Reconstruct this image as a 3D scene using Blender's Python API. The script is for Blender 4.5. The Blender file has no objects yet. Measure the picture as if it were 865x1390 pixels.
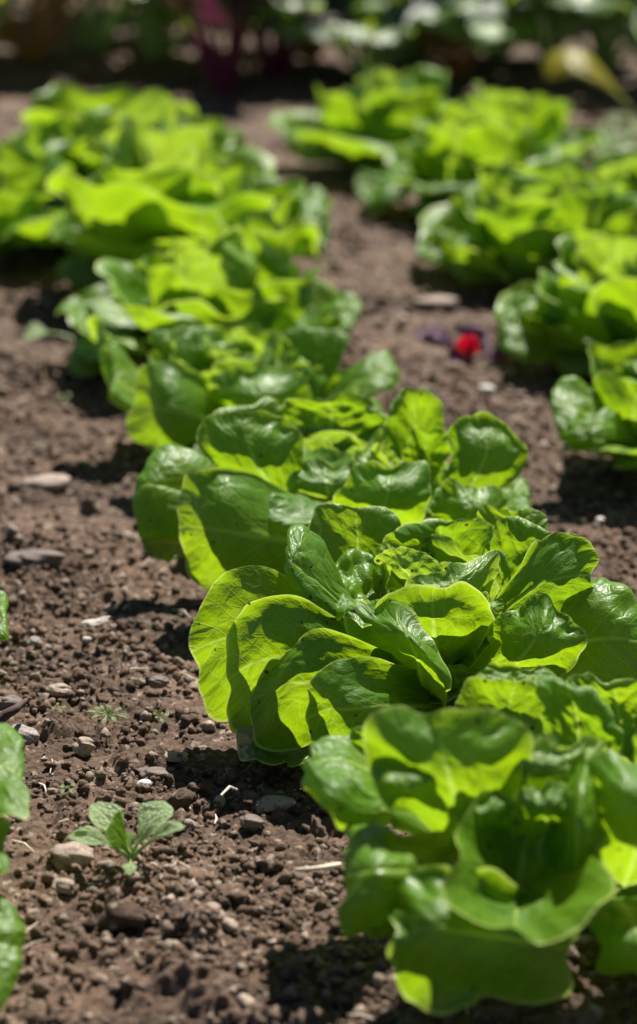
import bpy, math, random
import numpy as np
from mathutils import Vector, Matrix
random.seed(7)
rng = np.random.default_rng(7)
scene = bpy.context.scene
COL = scene.collection
R = math.radians

# ------------------------------------------------------------------ camera
CAM_H = 0.72
PITCH = R(18.2)
F = 3600.0                       # focal length in pixels of the 865 x 1390 photograph
CX, CY = 432.5, 695.0
fwd = np.array([0, math.cos(PITCH), -math.sin(PITCH)])
upv = np.array([0, math.sin(PITCH), math.cos(PITCH)])
rgt = np.array([1.0, 0, 0])
cam_pos = np.array([0, 0, CAM_H])

def ray(px, py):
    return fwd + rgt * (px - CX) / F - upv * (py - CY) / F
def on_plane(px, py, z=0.0):                  # where the sight line meets height z
    d = ray(px, py); t = (z - CAM_H) / d[2]
    return cam_pos + d * t
def at_depth(px, py, Y):                      # where it meets the vertical plane at distance Y
    d = ray(px, py); t = Y / d[1]
    return cam_pos + d * t

cam = bpy.data.cameras.new('camera'); cam_o = bpy.data.objects.new('camera', cam); COL.objects.link(cam_o)
cam_o.location = cam_pos; cam_o.rotation_euler = (R(90) - PITCH, 0, 0)
cam.sensor_fit = 'VERTICAL'; cam.sensor_height = 38.5; cam.sensor_width = 24
cam.lens = F / 1390 * 38.5
cam.clip_start = 0.05; cam.clip_end = 500
cam.dof.use_dof = True; cam.dof.focus_distance = 1.80; cam.dof.aperture_fstop = 5.2
scene.camera = cam_o

# ------------------------------------------------------------------ light
SUN_EL, SUN_AZ = R(56), R(21)                 # azimuth east of the view direction
sdir = Vector((math.sin(SUN_AZ) * math.cos(SUN_EL), math.cos(SUN_AZ) * math.cos(SUN_EL), math.sin(SUN_EL)))
sun = bpy.data.lights.new('sun', 'SUN'); sun.energy = 5.0; sun.angle = R(0.53); sun.color = (1, 0.95, 0.87)
sun_o = bpy.data.objects.new('sun', sun); COL.objects.link(sun_o)
sun_o.rotation_euler = sdir.to_track_quat('Z', 'Y').to_euler(); sun_o.location = (1, 3, 4)
w = bpy.data.worlds.new('World'); scene.world = w; w.use_nodes = True
nt = w.node_tree; nt.nodes.clear()
sky = nt.nodes.new('ShaderNodeTexSky'); sky.sky_type = 'NISHITA'; sky.sun_disc = False
sky.sun_elevation = SUN_EL; sky.sun_rotation = SUN_AZ; sky.air_density = 0.55; sky.dust_density = 0.2
bg = nt.nodes.new('ShaderNodeBackground'); bg.inputs[1].default_value = 0.05
wo = nt.nodes.new('ShaderNodeOutputWorld')
nt.links.new(sky.outputs[0], bg.inputs[0]); nt.links.new(bg.outputs[0], wo.inputs[0])
scene.view_settings.view_transform = 'Standard'; scene.view_settings.look = 'None'
scene.view_settings.exposure = 1.0; scene.view_settings.gamma = 1.0
scene.cycles.use_denoising = True
scene.cycles.max_bounces = 10; scene.cycles.transmission_bounces = 6; scene.cycles.diffuse_bounces = 4
scene.cycles.sample_clamp_indirect = 6

# ------------------------------------------------------------------ noise
def _hash(i, j, k, seed):
    h = (i * 374761393 + j * 668265263 + k * 2147483647 + seed * 1274126177) & 0xffffffff
    h = ((h ^ (h >> 13)) * 1274126177) & 0xffffffff
    h = h ^ (h >> 16)
    return (h & 0xffffff) / float(0xffffff)
def vnoise(x, y, seed=0, z=None):             # smooth value noise in -1..1
    x = np.asarray(x, float); y = np.asarray(y, float)
    xi = np.floor(x).astype(np.int64); yi = np.floor(y).astype(np.int64)
    fx = x - xi; fy = y - yi
    fx = fx * fx * fx * (fx * (fx * 6 - 15) + 10); fy = fy * fy * fy * (fy * (fy * 6 - 15) + 10)
    a = _hash(xi, yi, 0, seed); b = _hash(xi + 1, yi, 0, seed); c = _hash(xi, yi + 1, 0, seed); d = _hash(xi + 1, yi + 1, 0, seed)
    return ((a * (1 - fx) + b * fx) * (1 - fy) + (c * (1 - fx) + d * fx) * fy) * 2 - 1
def fbm(x, y, seed=0, octv=4, gain=0.5):
    s = 0; a = 1; t = 0
    for o in range(octv):
        s = s + a * vnoise(x * 2 ** o + 17.3 * o, y * 2 ** o - 9.1 * o, seed + o); t += a; a *= gain
    return s / t
def domes(x, y, size, seed, cover=0.75):      # a field of half-sunk crumbs of one size
    gx = x / size; gy = y / size
    xi = np.floor(gx).astype(np.int64); yi = np.floor(gy).astype(np.int64)
    best = np.zeros_like(gx)
    for di in (-1, 0, 1):
        for dj in (-1, 0, 1):
            ci = xi + di; cj = yi + dj
            px = ci + _hash(ci, cj, 1, seed); py = cj + _hash(ci, cj, 2, seed)
            r = 0.25 + 0.5 * _hash(ci, cj, 3, seed) ** 1.5
            on = _hash(ci, cj, 4, seed) < cover
            ex = 0.7 + 0.6 * _hash(ci, cj, 5, seed)
            d2 = ((gx - px) * ex) ** 2 + ((gy - py) / ex) ** 2
            hh = np.sqrt(np.clip(r * r - d2, 0, None)) * on
            best = np.maximum(best, hh)
    return best * size

# ------------------------------------------------------------------ node helpers
def newmat(name):
    m = bpy.data.materials.new(name); m.use_nodes = True; m.node_tree.nodes.clear()
    return m, m.node_tree.nodes, m.node_tree.links
def val(nodes, links, op, a, b=None, clamp=False):
    n = nodes.new('ShaderNodeMath'); n.operation = op; n.use_clamp = clamp
    for i, v in enumerate((a, b)):
        if v is None: continue
        if isinstance(v, (int, float)): n.inputs[i].default_value = v
        else: links.new(v, n.inputs[i])
    return n.outputs[0]
def mixc(nodes, links, fac, a, b, mode='MIX'):
    n = nodes.new('ShaderNodeMix'); n.data_type = 'RGBA'; n.blend_type = mode
    for i, v in ((0, fac), (6, a), (7, b)):
        if isinstance(v, (int, float)): n.inputs[i].default_value = v
        elif isinstance(v, tuple): n.inputs[i].default_value = (*v, 1)
        else: links.new(v, n.inputs[i])
    return n.outputs[2]
def maprange(nodes, links, v, a, b, c=0.0, d=1.0, smooth=True):
    n = nodes.new('ShaderNodeMapRange'); n.interpolation_type = 'SMOOTHSTEP' if smooth else 'LINEAR'
    links.new(v, n.inputs[0])
    for i, x in zip((1, 2, 3, 4), (a, b, c, d)): n.inputs[i].default_value = x
    return n.outputs[0]
def noise(nodes, links, vec, scale, detail=3, rough=0.55):
    n = nodes.new('ShaderNodeTexNoise'); n.inputs['Scale'].default_value = scale
    n.inputs['Detail'].default_value = detail; n.inputs['Roughness'].default_value = rough
    links.new(vec, n.inputs['Vector']); return n

def leaf_material(name, refl, refl2, trans, trans2, vein, fac=0.5, rough=0.33, bump=0.5, blotch=None, wear=None):
    m, N, L = newmat(name)
    uv = N.new('ShaderNodeUVMap'); uv.uv_map = 'UVMap'
    sep = N.new('ShaderNodeSeparateXYZ'); L.new(uv.outputs[0], sep.inputs[0])
    tc = N.new('ShaderNodeTexCoord'); oi = N.new('ShaderNodeObjectInfo')
    wn = noise(N, L, tc.outputs['Object'], 22, 2)
    wob = val(N, L, 'MULTIPLY', val(N, L, 'SUBTRACT', wn.outputs[0], 0.5), 0.22)
    X = val(N, L, 'ADD', val(N, L, 'SUBTRACT', val(N, L, 'MULTIPLY', sep.outputs[0], 2), 1), val(N, L, 'MULTIPLY', wob, 0.35))
    Y = val(N, L, 'SUBTRACT', val(N, L, 'MULTIPLY', sep.outputs[1], 2), 1)
    AX = val(N, L, 'ABSOLUTE', X)
    sgn = val(N, L, 'MULTIPLY', val(N, L, 'GREATER_THAN', X, 0), 0.13)
    q = val(N, L, 'ADD', val(N, L, 'ADD', val(N, L, 'SUBTRACT', Y, val(N, L, 'MULTIPLY', AX, 0.95)), wob), sgn)
    fr = val(N, L, 'ABSOLUTE', val(N, L, 'SUBTRACT', val(N, L, 'FRACT', val(N, L, 'DIVIDE', q, 0.34)), 0.5))
    lat = maprange(N, L, fr, 0.455, 0.495)
    lat = val(N, L, 'MULTIPLY', lat, maprange(N, L, AX, 0.95, 0.1))
    mid = maprange(N, L, val(N, L, 'ADD', AX, maprange(N, L, Y, -0.9, 1, 0, 0.06)), 0.10, 0.035)
    vm = N.new('ShaderNodeVectorMath'); vm.operation = 'ADD'; L.new(uv.outputs[0], vm.inputs[0])
    vs = N.new('ShaderNodeVectorMath'); vs.operation = 'SCALE'; L.new(wn.outputs['Color'], vs.inputs[0]); vs.inputs['Scale'].default_value = 0.05
    L.new(vs.outputs[0], vm.inputs[1])
    vo = N.new('ShaderNodeTexVoronoi'); vo.feature = 'DISTANCE_TO_EDGE'; vo.inputs['Scale'].default_value = 9
    L.new(vm.outputs[0], vo.inputs['Vector'])
    vo2 = N.new('ShaderNodeTexVoronoi'); vo2.feature = 'DISTANCE_TO_EDGE'; vo2.inputs['Scale'].default_value = 27
    L.new(vm.outputs[0], vo2.inputs['Vector'])
    net = maprange(N, L, vo.outputs['Distance'], 0.045, 0.0)
    net2 = maprange(N, L, vo2.outputs['Distance'], 0.08, 0.0)
    veins = val(N, L, 'MAXIMUM', val(N, L, 'MAXIMUM', mid, val(N, L, 'MULTIPLY', lat, 0.7)), val(N, L, 'MAXIMUM', val(N, L, 'MULTIPLY', net, 0.3), val(N, L, 'MULTIPLY', net2, 0.14)))
    n1 = noise(N, L, tc.outputs['Object'], 14, 3)
    big = maprange(N, L, n1.outputs[0], 0.35, 0.68)
    n3 = noise(N, L, tc.outputs['Object'], 420, 2)
    rcol = mixc(N, L, big, refl, refl2)
    tcol = mixc(N, L, big, trans, trans2)
    rnd = maprange(N, L, oi.outputs['Random'], 0, 1, 0, 0.35, False)
    rcol = mixc(N, L, rnd, rcol, refl2); tcol = mixc(N, L, rnd, tcol, trans2)
    rcol = mixc(N, L, val(N, L, 'MULTIPLY', veins, 0.65), rcol, vein)
    tcol = mixc(N, L, val(N, L, 'MULTIPLY', veins, 0.75), tcol, vein)
    # naturally paler thin margin, brightened further to paint in light caught by the edge
    rr = val(N, L, 'SQRT', val(N, L, 'ADD', val(N, L, 'MULTIPLY', val(N, L, 'SUBTRACT', sep.outputs[0], 0.5), val(N, L, 'SUBTRACT', sep.outputs[0], 0.5)), val(N, L, 'MULTIPLY', val(N, L, 'SUBTRACT', sep.outputs[1], 0.5), val(N, L, 'SUBTRACT', sep.outputs[1], 0.5))))
    rim = maprange(N, L, rr, 0.484, 0.496)
    rcol = mixc(N, L, val(N, L, 'MULTIPLY', rim, 0.8), rcol, (0.50, 0.66, 0.13))
    tcol = mixc(N, L, val(N, L, 'MULTIPLY', rim, 0.6), tcol, (0.55, 0.62, 0.16))
    # paler, fleshier foot of the leaf
    foot = maprange(N, L, sep.outputs[1], 0.30, 0.02)
    rcol = mixc(N, L, val(N, L, 'MULTIPLY', foot, 0.6), rcol, (0.35, 0.45, 0.14))
    if wear:
        wn2 = noise(N, L, uv.outputs[0], 5.5, 5, 0.7)
        wr = maprange(N, L, val(N, L, 'ADD', wn2.outputs[0], maprange(N, L, sep.outputs[1], 0.55, 1.0, -0.15, 0.22)), 0.55, 0.66)
        rcol = mixc(N, L, wr, rcol, wear); tcol = mixc(N, L, wr, tcol, wear)
    sp = N.new('ShaderNodeTexVoronoi'); sp.inputs['Scale'].default_value = 170; L.new(tc.outputs['Object'], sp.inputs['Vector'])
    sc_ = N.new('ShaderNodeSeparateColor'); L.new(sp.outputs['Color'], sc_.inputs[0])
    spot = val(N, L, 'MULTIPLY', maprange(N, L, sp.outputs['Distance'], 0.32, 0.18), val(N, L, 'GREATER_THAN', sc_.outputs[0], 0.965))
    rcol = mixc(N, L, spot, rcol, (0.10, 0.06, 0.035)); tcol = mixc(N, L, spot, tcol, (0.05, 0.03, 0.01))
    p = N.new('ShaderNodeBsdfPrincipled'); L.new(rcol, p.inputs['Base Color'])
    rg = maprange(N, L, n1.outputs[0], 0.3, 0.7, rough + 0.07, rough - 0.04)
    L.new(rg, p.inputs['Roughness']); p.inputs['Specular IOR Level'].default_value = 0.5
    quilt = val(N, L, 'MULTIPLY', maprange(N, L, vo.outputs['Distance'], 0.0, 0.35), 1.1)
    quilt = val(N, L, 'ADD', quilt, val(N, L, 'MULTIPLY', maprange(N, L, vo2.outputs['Distance'], 0.0, 0.3), 0.14))
    hgt = val(N, L, 'ADD', val(N, L, 'ADD', val(N, L, 'MULTIPLY', veins, -0.8), quilt), val(N, L, 'ADD', val(N, L, 'MULTIPLY', n1.outputs[0], 2.0), val(N, L, 'MULTIPLY', n3.outputs[0], 0.10)))
    b = N.new('ShaderNodeBump'); b.inputs['Strength'].default_value = bump; b.inputs['Distance'].default_value = 0.0016
    L.new(hgt, b.inputs['Height']); L.new(b.outputs[0], p.inputs['Normal'])
    t = N.new('ShaderNodeBsdfTranslucent'); L.new(tcol, t.inputs['Color']); L.new(b.outputs[0], t.inputs['Normal'])
    mx = N.new('ShaderNodeMixShader'); mx.inputs[0].default_value = fac
    L.new(p.outputs[0], mx.inputs[1]); L.new(t.outputs[0], mx.inputs[2])
    o = N.new('ShaderNodeOutputMaterial'); L.new(mx.outputs[0], o.inputs[0])
    return m

M_LEAF = leaf_material('lettuce_leaf', (0.058, 0.175, 0.006), (0.115, 0.265, 0.010), (0.23, 0.40, 0.003), (0.33, 0.50, 0.004), (0.46, 0.62, 0.10), fac=0.52, rough=0.42, bump=0.36)
M_HEART = leaf_material('lettuce_heart', (0.12, 0.25, 0.03), (0.19, 0.33, 0.045), (0.32, 0.50, 0.015), (0.42, 0.57, 0.02), (0.6, 0.75, 0.25), fac=0.45, rough=0.4, bump=.4)
M_OLD = leaf_material('lettuce_old_leaf', (0.05, 0.13, 0.02), (0.09, 0.19, 0.03), (0.12, 0.25, 0.01), (0.2, 0.3, 0.02), (0.3, 0.4, 0.1), fac=0.3, wear=(0.42, 0.33, 0.16))
M_SEED = leaf_material('seedling_leaf', (0.40, 0.56, 0.28), (0.46, 0.62, 0.32), (0.50, 0.68, 0.16), (0.56, 0.72, 0.18), (0.5, 0.6, 0.35), fac=0.5, rough=0.5)
M_DARK = leaf_material('kitchen_garden_leaf', (0.05, 0.12, 0.02), (0.09, 0.17, 0.03), (0.14, 0.30, 0.01), (0.3, 0.38, 0.012), (0.3, 0.35, 0.1), fac=0.4)
M_GREY = leaf_material('grey_green_leaf', (0.035, 0.075, 0.035), (0.06, 0.11, 0.055), (0.05, 0.14, 0.04), (0.07, 0.16, 0.05), (0.2, 0.3, 0.2), fac=0.3, rough=0.5)
M_YELL = leaf_material('yellow_leaf', (0.26, 0.27, 0.02), (0.36, 0.31, 0.02), (0.45, 0.46, 0.01), (0.55, 0.46, 0.01), (0.5, 0.5, 0.1), fac=0.5)
M_PURP = leaf_material('purple_leaf', (0.10, 0.02, 0.08), (0.14, 0.03, 0.11), (0.18, 0.015, 0.10), (0.22, 0.02, 0.12), (0.16, 0.02, 0.08), fac=0.4, rough=0.28)
M_PURP_DARK = leaf_material('beet_leaf', (0.035, 0.012, 0.02), (0.05, 0.02, 0.03), (0.07, 0.01, 0.03), (0.09, 0.015, 0.04), (0.12, 0.02, 0.05), fac=0.35, rough=0.4)
M_RED = leaf_material('red_leaf', (0.22, 0.004, 0.012), (0.30, 0.006, 0.018), (0.50, 0.003, 0.02), (0.62, 0.005, 0.03), (0.4, 0.01, 0.03), fac=0.6)

def plain(name, col, rough=0.6, trans=None):
    m, N, L = newmat(name)
    tc = N.new('ShaderNodeTexCoord'); n = noise(N, L, tc.outputs['Object'], 90, 4)
    c = mixc(N, L, n.outputs[0], tuple(x * 0.65 for x in col), tuple(min(1, x * 1.35) for x in col))
    p = N.new('ShaderNodeBsdfPrincipled'); L.new(c, p.inputs['Base Color']); p.inputs['Roughness'].default_value = rough
    b = N.new('ShaderNodeBump'); b.inputs['Strength'].default_value = 0.4; b.inputs['Distance'].default_value = 0.001
    L.new(n.outputs[0], b.inputs['Height']); L.new(b.outputs[0], p.inputs['Normal'])
    o = N.new('ShaderNodeOutputMaterial'); L.new(p.outputs[0], o.inputs[0])
    return m
M_STALK_G = plain('green_stalk', (0.22, 0.34, 0.08), 0.4)
M_STALK_R = plain('red_stalk', (0.14, 0.010, 0.04), 0.35)
M_STALK_O = plain('orange_stalk', (0.32, 0.15, 0.02), 0.35)

def soil_material(name, dark, light, spk=0.0, objvar=False):
    m, N, L = newmat(name)
    tc = N.new('ShaderNodeTexCoord'); geo = N.new('ShaderNodeNewGeometry')
    P = geo.outputs['Position']
    a = noise(N, L, P, 9, 5, 0.6); b_ = noise(N, L, P, 130, 4, 0.65); c_ = noise(N, L, P, 900, 3, 0.7)
    f = val(N, L, 'ADD', val(N, L, 'MULTIPLY', a.outputs[0], 0.55), val(N, L, 'MULTIPLY', b_.outputs[0], 0.45))
    col = mixc(N, L, maprange(N, L, f, 0.34, 0.66), dark, light)
    vo = N.new('ShaderNodeTexVoronoi'); vo.inputs['Scale'].default_value = 240; L.new(P, vo.inputs['Vector'])
    sepc = N.new('ShaderNodeSeparateColor'); L.new(vo.outputs['Color'], sepc.inputs[0])
    pick = maprange(N, L, sepc.outputs[0], 0.90, 0.97)
    col = mixc(N, L, val(N, L, 'MULTIPLY', pick, 0.55), col, (0.36, 0.29, 0.23))
    pk2 = maprange(N, L, sepc.outputs[1], 0.82, 0.95)
    col = mixc(N, L, val(N, L, 'MULTIPLY', pk2, 0.5), col, tuple(x * 0.45 for x in dark))
    if objvar:
        gr = N.new('ShaderNodeAttribute'); gr.attribute_name = 'tone'
        col = mixc(N, L, gr.outputs['Fac'], col, (0.30, 0.24, 0.19))
    p = N.new('ShaderNodeBsdfPrincipled'); L.new(col, p.inputs['Base Color']); p.inputs['Roughness'].default_value = 0.88
    p.inputs['Specular IOR Level'].default_value = 0.3
    h = val(N, L, 'ADD', val(N, L, 'MULTIPLY', b_.outputs[0], 1.0), val(N, L, 'MULTIPLY', c_.outputs[0], 0.35))
    b = N.new('ShaderNodeBump'); b.inputs['Strength'].default_value = 0.9; b.inputs['Distance'].default_value = 0.003
    L.new(h, b.inputs['Height']); L.new(b.outputs[0], p.inputs['Normal'])
    o = N.new('ShaderNodeOutputMaterial'); L.new(p.outputs[0], o.inputs[0])
    return m
M_SOIL = soil_material('soil', (0.046, 0.027, 0.017), (0.155, 0.098, 0.065))
M_CRUMB = soil_material('soil_crumbs', (0.050, 0.029, 0.019), (0.185, 0.118, 0.079), objvar=True)
def stone_material(name, a, b2):
    m, N, L = newmat(name)
    tc = N.new('ShaderNodeTexCoord')
    n = noise(N, L, tc.outputs['Object'], 60, 5, 0.6); n2 = noise(N, L, tc.outputs['Object'], 400, 4, 0.7)
    c = mixc(N, L, maprange(N, L, n.outputs[0], 0.35, 0.65), a, b2)
    c = mixc(N, L, maprange(N, L, n2.outputs[0], 0.46, 0.66, 0, 0.7), c, (0.12, 0.075, 0.05))
    p = N.new('ShaderNodeBsdfPrincipled'); L.new(c, p.inputs['Base Color']); p.inputs['Roughness'].default_value = 0.75
    b = N.new('ShaderNodeBump'); b.inputs['Strength'].default_value = 0.7; b.inputs['Distance'].default_value = 0.001
    L.new(val(N, L, 'ADD', n.outputs[0], n2.outputs[0]), b.inputs['Height']); L.new(b.outputs[0], p.inputs['Normal'])
    o = N.new('ShaderNodeOutputMaterial'); L.new(p.outputs[0], o.inputs[0])
    return m
M_ST_TAN = stone_material('tan_stone', (0.26, 0.19, 0.15), (0.36, 0.28, 0.22))
M_ST_GREY = stone_material('grey_stone', (0.20, 0.17, 0.16), (0.32, 0.28, 0.26))
M_ST_WHITE = stone_material('white_stone', (0.60, 0.56, 0.50), (0.75, 0.70, 0.63))
M_ST_GREY2 = stone_material('pale_shell', (0.42, 0.37, 0.33), (0.52, 0.47, 0.42))
M_ST_DARK = stone_material('dark_stone', (0.10, 0.075, 0.065), (0.17, 0.13, 0.11))

# ------------------------------------------------------------------ mesh helpers
def mesh_from(name, V, Fq, mat, parent=None, uvs=None, smooth=True, attr=None):
    me = bpy.data.meshes.new(name)
    V = np.ascontiguousarray(V, dtype=np.float32); Fq = np.ascontiguousarray(Fq, dtype=np.int32)
    k = Fq.shape[1]
    me.vertices.add(len(V)); me.vertices.foreach_set('co', V.ravel())
    me.loops.add(Fq.size); me.loops.foreach_set('vertex_index', Fq.ravel())
    me.polygons.add(len(Fq)); me.polygons.foreach_set('loop_start', np.arange(0, Fq.size, k, dtype=np.int32))
    if smooth: me.polygons.foreach_set('use_smooth', np.ones(len(Fq), dtype=bool))
    if uvs is not None:
        ul = me.uv_layers.new(name='UVMap')
        ul.data.foreach_set('uv', np.ascontiguousarray(uvs[Fq.ravel()], dtype=np.float32).ravel())
    if attr is not None:
        at = me.attributes.new('tone', 'FLOAT', 'POINT'); at.data.foreach_set('value', np.ascontiguousarray(attr, dtype=np.float32))
    me.update(calc_edges=True); me.validate(verbose=False)
    me.materials.append(mat)
    o = bpy.data.objects.new(name, me); COL.objects.link(o)
    if parent is not None: o.parent = parent
    return o
def quads(n, m):
    i = np.arange(n - 1)[:, None]; j = np.arange(m - 1)[None, :]
    a = (i * m + j).ravel()
    return np.stack([a, a + 1, a + m + 1, a + m], 1)
def merge(parts):
    V = []; Q = []; U = []; off = 0
    for v, q, u in parts:
        V.append(v); Q.append(q + off); U.append(u); off += len(v)
    return np.concatenate(V), np.concatenate(Q), np.concatenate(U)
def tag(o, label=None, cat=None, group=None, kind=None):
    for k, v in (('label', label), ('category', cat), ('group', group), ('kind', kind)):
        if v: o[k] = v
    return o
def empty(name, loc, label, cat, group=None):
    o = bpy.data.objects.new(name, None); COL.objects.link(o); o.location = loc; o.empty_display_size = 0.02
    return tag(o, label, cat, group)

_lc = [0]
def leaf_geo(B, T, L, Rr, C, n=40, lip=0.010, lipside=None, ruf=0.004, puck=0.0016, narrow=0.45, seed=None, sq=0.12, up=None, twist=0.0, notch=0.0, rufn=6):
    """A rounded leaf: a curved sheet through base, tip, both sides and middle, with a rolled lip, ruffled rim, sunk veins and blisters."""
    _lc[0] += 1
    s = seed if seed is not None else _lc[0]
    B, T, L, Rr, C = [np.asarray(p, float) for p in (B, T, L, Rr, C)]
    a = np.linspace(-1, 1, n); A, Bb = np.meshgrid(a, a, indexing='xy')
    X = A * np.sqrt(1 - Bb ** 2 / 2); Y = Bb * np.sqrt(1 - A ** 2 / 2)
    r = np.sqrt(X * X + Y * Y)
    ang = np.arctan2(Y, X)
    # outline: slightly square shoulders, narrowed foot, uneven margin
    rs = 1 + sq * np.sin(2 * ang) ** 2 * r ** 3
    rs = rs * (1 + (0.035 * np.sin(3 * ang + s) + 0.03 * np.sin(5 * ang + 2.3 * s) + 0.018 * vnoise(ang * 4 + 11, ang * 0 + s, s)) * r ** 4)
    Xs = X * rs; Ys = Y * rs
    t = np.clip((Y + 1) / 1.25, 0, 1); nar = narrow + (1 - narrow) * (t * t * (3 - 2 * t))
    Xs = Xs * nar
    Ys = Ys - notch * np.exp(-(X / 0.2) ** 2) * np.clip(Y, 0, 1) ** 3
    def surf(x, y):
        x = x[..., None]; y = y[..., None]
        return C + x * (Rr - L) / 2 + x * x * ((Rr + L) / 2 - C) + y * (T - B) / 2 + y * y * ((T + B) / 2 - C) + x * y * twist * np.array([0, 0, 1.0])
    P = surf(Xs, Ys)
    e = 1e-3
    dx = surf(Xs + e, Ys) - surf(Xs - e, Ys); dy = surf(Xs, Ys + e) - surf(Xs, Ys - e)
    Nn = np.cross(dx, dy); Nn /= np.linalg.norm(Nn, axis=-1, keepdims=True) + 1e-12
    if up is not None:
        if np.dot(Nn[n // 2, n // 2], up) < 0: Nn = -Nn
    size = np.linalg.norm(T - B)
    # wavy rim, growing outward
    ramp = np.clip((r - 0.45) / 0.55, 0, 1) ** 1.8 * np.clip((Y + 1.0) / 0.7, 0.1, 1)
    ruff = (np.sin(rufn * ang + s * 1.7) * 0.55 + np.sin((rufn * 2.1) * ang + s * 0.7) * 0.3 + 0.5 * vnoise(ang * 3.1 + s, r * 1.5, s + 5))
    disp = ruf * ruff * ramp
    # rolled lip
    lp = np.clip((r - 0.80) / 0.20, 0, 1) ** 1.7 * np.clip((Y + 1.1) / 0.8, 0, 1)
    lvar = 0.65 + 0.7 * vnoise(ang * 1.3 + 3 * s, ang * 0 + 1.5, s + 9)
    disp = disp - lip * lp * lvar
    inward = -lip * 0.55 * np.clip((r - 0.88) / 0.12, 0, 1) ** 2 * lvar     # the lip folds back on itself
    # sunk midrib and veins, blisters between
    q = Ys - 0.95 * np.abs(X) + 0.13 * (X > 0) + 0.05 * vnoise(X * 3, Y * 3, s)
    fr = np.mod(q / 0.34 + 0.5, 1.0)
    bl = np.sin(np.pi * fr) ** 0.8 * (1 - np.exp(-(np.abs(X) / 0.09) ** 2))
    cells = vnoise(X * 4.2 + s, Y * 4.2 - s, s + 2) * 0.8 + vnoise(X * 8 + s, Y * 8, s + 3) * 0.22
    disp = disp + puck * (0.45 * bl + 1.5 * cells * (1 - 0.6 * ramp)) - 0.0013 * np.exp(-(X / 0.05) ** 2) * (1 - Y) * 0.5
    disp = disp + size * 0.022 * (vnoise(X * 1.6 + 2 * s, Y * 1.6, s + 6))
    rad = C - P; rad = rad - (np.sum(rad * Nn, -1, keepdims=True)) * Nn
    rad /= np.linalg.norm(rad, axis=-1, keepdims=True) + 1e-9
    P = P + Nn * disp[..., None] - rad * inward[..., None]
    uv = np.stack([X * 0.5 + 0.5, Y * 0.5 + 0.5], -1)
    return P.reshape(-1, 3), quads(n, n), uv.reshape(-1, 2)

def add_leaf(parent, org, geo, mat, name='leaf'):
    V, Q, U = geo
    V = V.copy(); V[:, 2] = np.maximum(V[:, 2], 0.003 + 0.0015 * np.abs(np.sin(V[:, 0] * 90)) + (V[:, 2] - 0.003) * 0.02)
    return mesh_from(name, V - np.asarray(org), Q, mat, parent, U)

UP = np.array([0, 0, 1.0])
def ring_leaf(cen, phi, kind, s=1.0, n=40, rnd=None, zs=0.78, **kw):
    """One leaf of a rosette, given in the head's own space. phi: compass direction it grows towards."""
    g = rnd or random
    er = np.array([math.cos(phi), math.sin(phi), 0]); et = np.array([-math.sin(phi), math.cos(phi), 0])
    j = lambda a: g.uniform(-a, a)
    P = {  # (rB,zB), (rT,zT), (rC,zC), half width, side r, side z, lip, ruffle, pucker
        'skirt': ((.02, .015), (.158, .030), (.105, .055), .072, .090, .034, .006, .006, .0010),
        'outer': ((.030, .008), (.148, .092), (.122, .052), .082, .092, .074, .016, .006, .0012),
        'wide':  ((.022, .020), (.108, .132), (.096, .072), .074, .060, .104, .014, .007, .0014),
        'mid':   ((.015, .030), (.070, .148), (.070, .088), .062, .030, .122, .012, .007, .0018),
        'inner': ((.010, .040), (.036, .148), (.047, .096), .050, .006, .126, .009, .005, .0020),
        'heart': ((.005, .050), (.026, .124), (.036, .092), .040, -.006, .108, .007, .004, .0018),
        'core':  ((.002, .060), (.006, .116), (.018, .094), .024, -.008, .104, .005, .0025, .0012),
    }[kind]
    (rb, zb), (rt, zt), (rc, zc), hw, sr, sz, lip, ruf, pk = P
    k = s * (1 + j(.07)); UP = np.array([0, 0, zs])
    B = cen + k * (er * rb + UP * zb)
    T = cen + k * (er * (rt + j(.012)) + UP * (zt + j(.012)) + et * j(.018))
    C = cen + k * (er * (rc + j(.006)) + UP * (zc + j(.005)) + et * j(.008))
    Lp = cen + k * (er * (sr + j(.012)) + UP * (sz + j(.014)) + et * hw * (1 + j(.12)))
    Rp = cen + k * (er * (sr + j(.012)) + UP * (sz + j(.014)) - et * hw * (1 + j(.12)))
    upd = UP * 0.8 - er * 0.6
    a = dict(n=n, lip=lip * s * g.uniform(.6, 1.5), ruf=ruf * s * g.uniform(.7, 1.4), puck=pk * s, narrow=.4, up=upd, seed=g.randint(1, 9999), twist=j(.012), rufn=g.choice([4, 5, 6, 7]))
    a.update(kw)
    return leaf_geo(B, T, Lp, Rp, C, **a)

def heart_mesh(root, cen, s, n, seed, core=True):
    g = random.Random(seed)
    parts = []
    c = np.array([0, 0, 0.0])
    for i in range(4):
        parts.append(ring_leaf(c, g.uniform(0, .5) + i * math.pi / 2, 'core', s, n, g))
    V, Q, U = merge(parts)
    return mesh_from('heart', V, Q, M_HEART, root, U)

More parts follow.
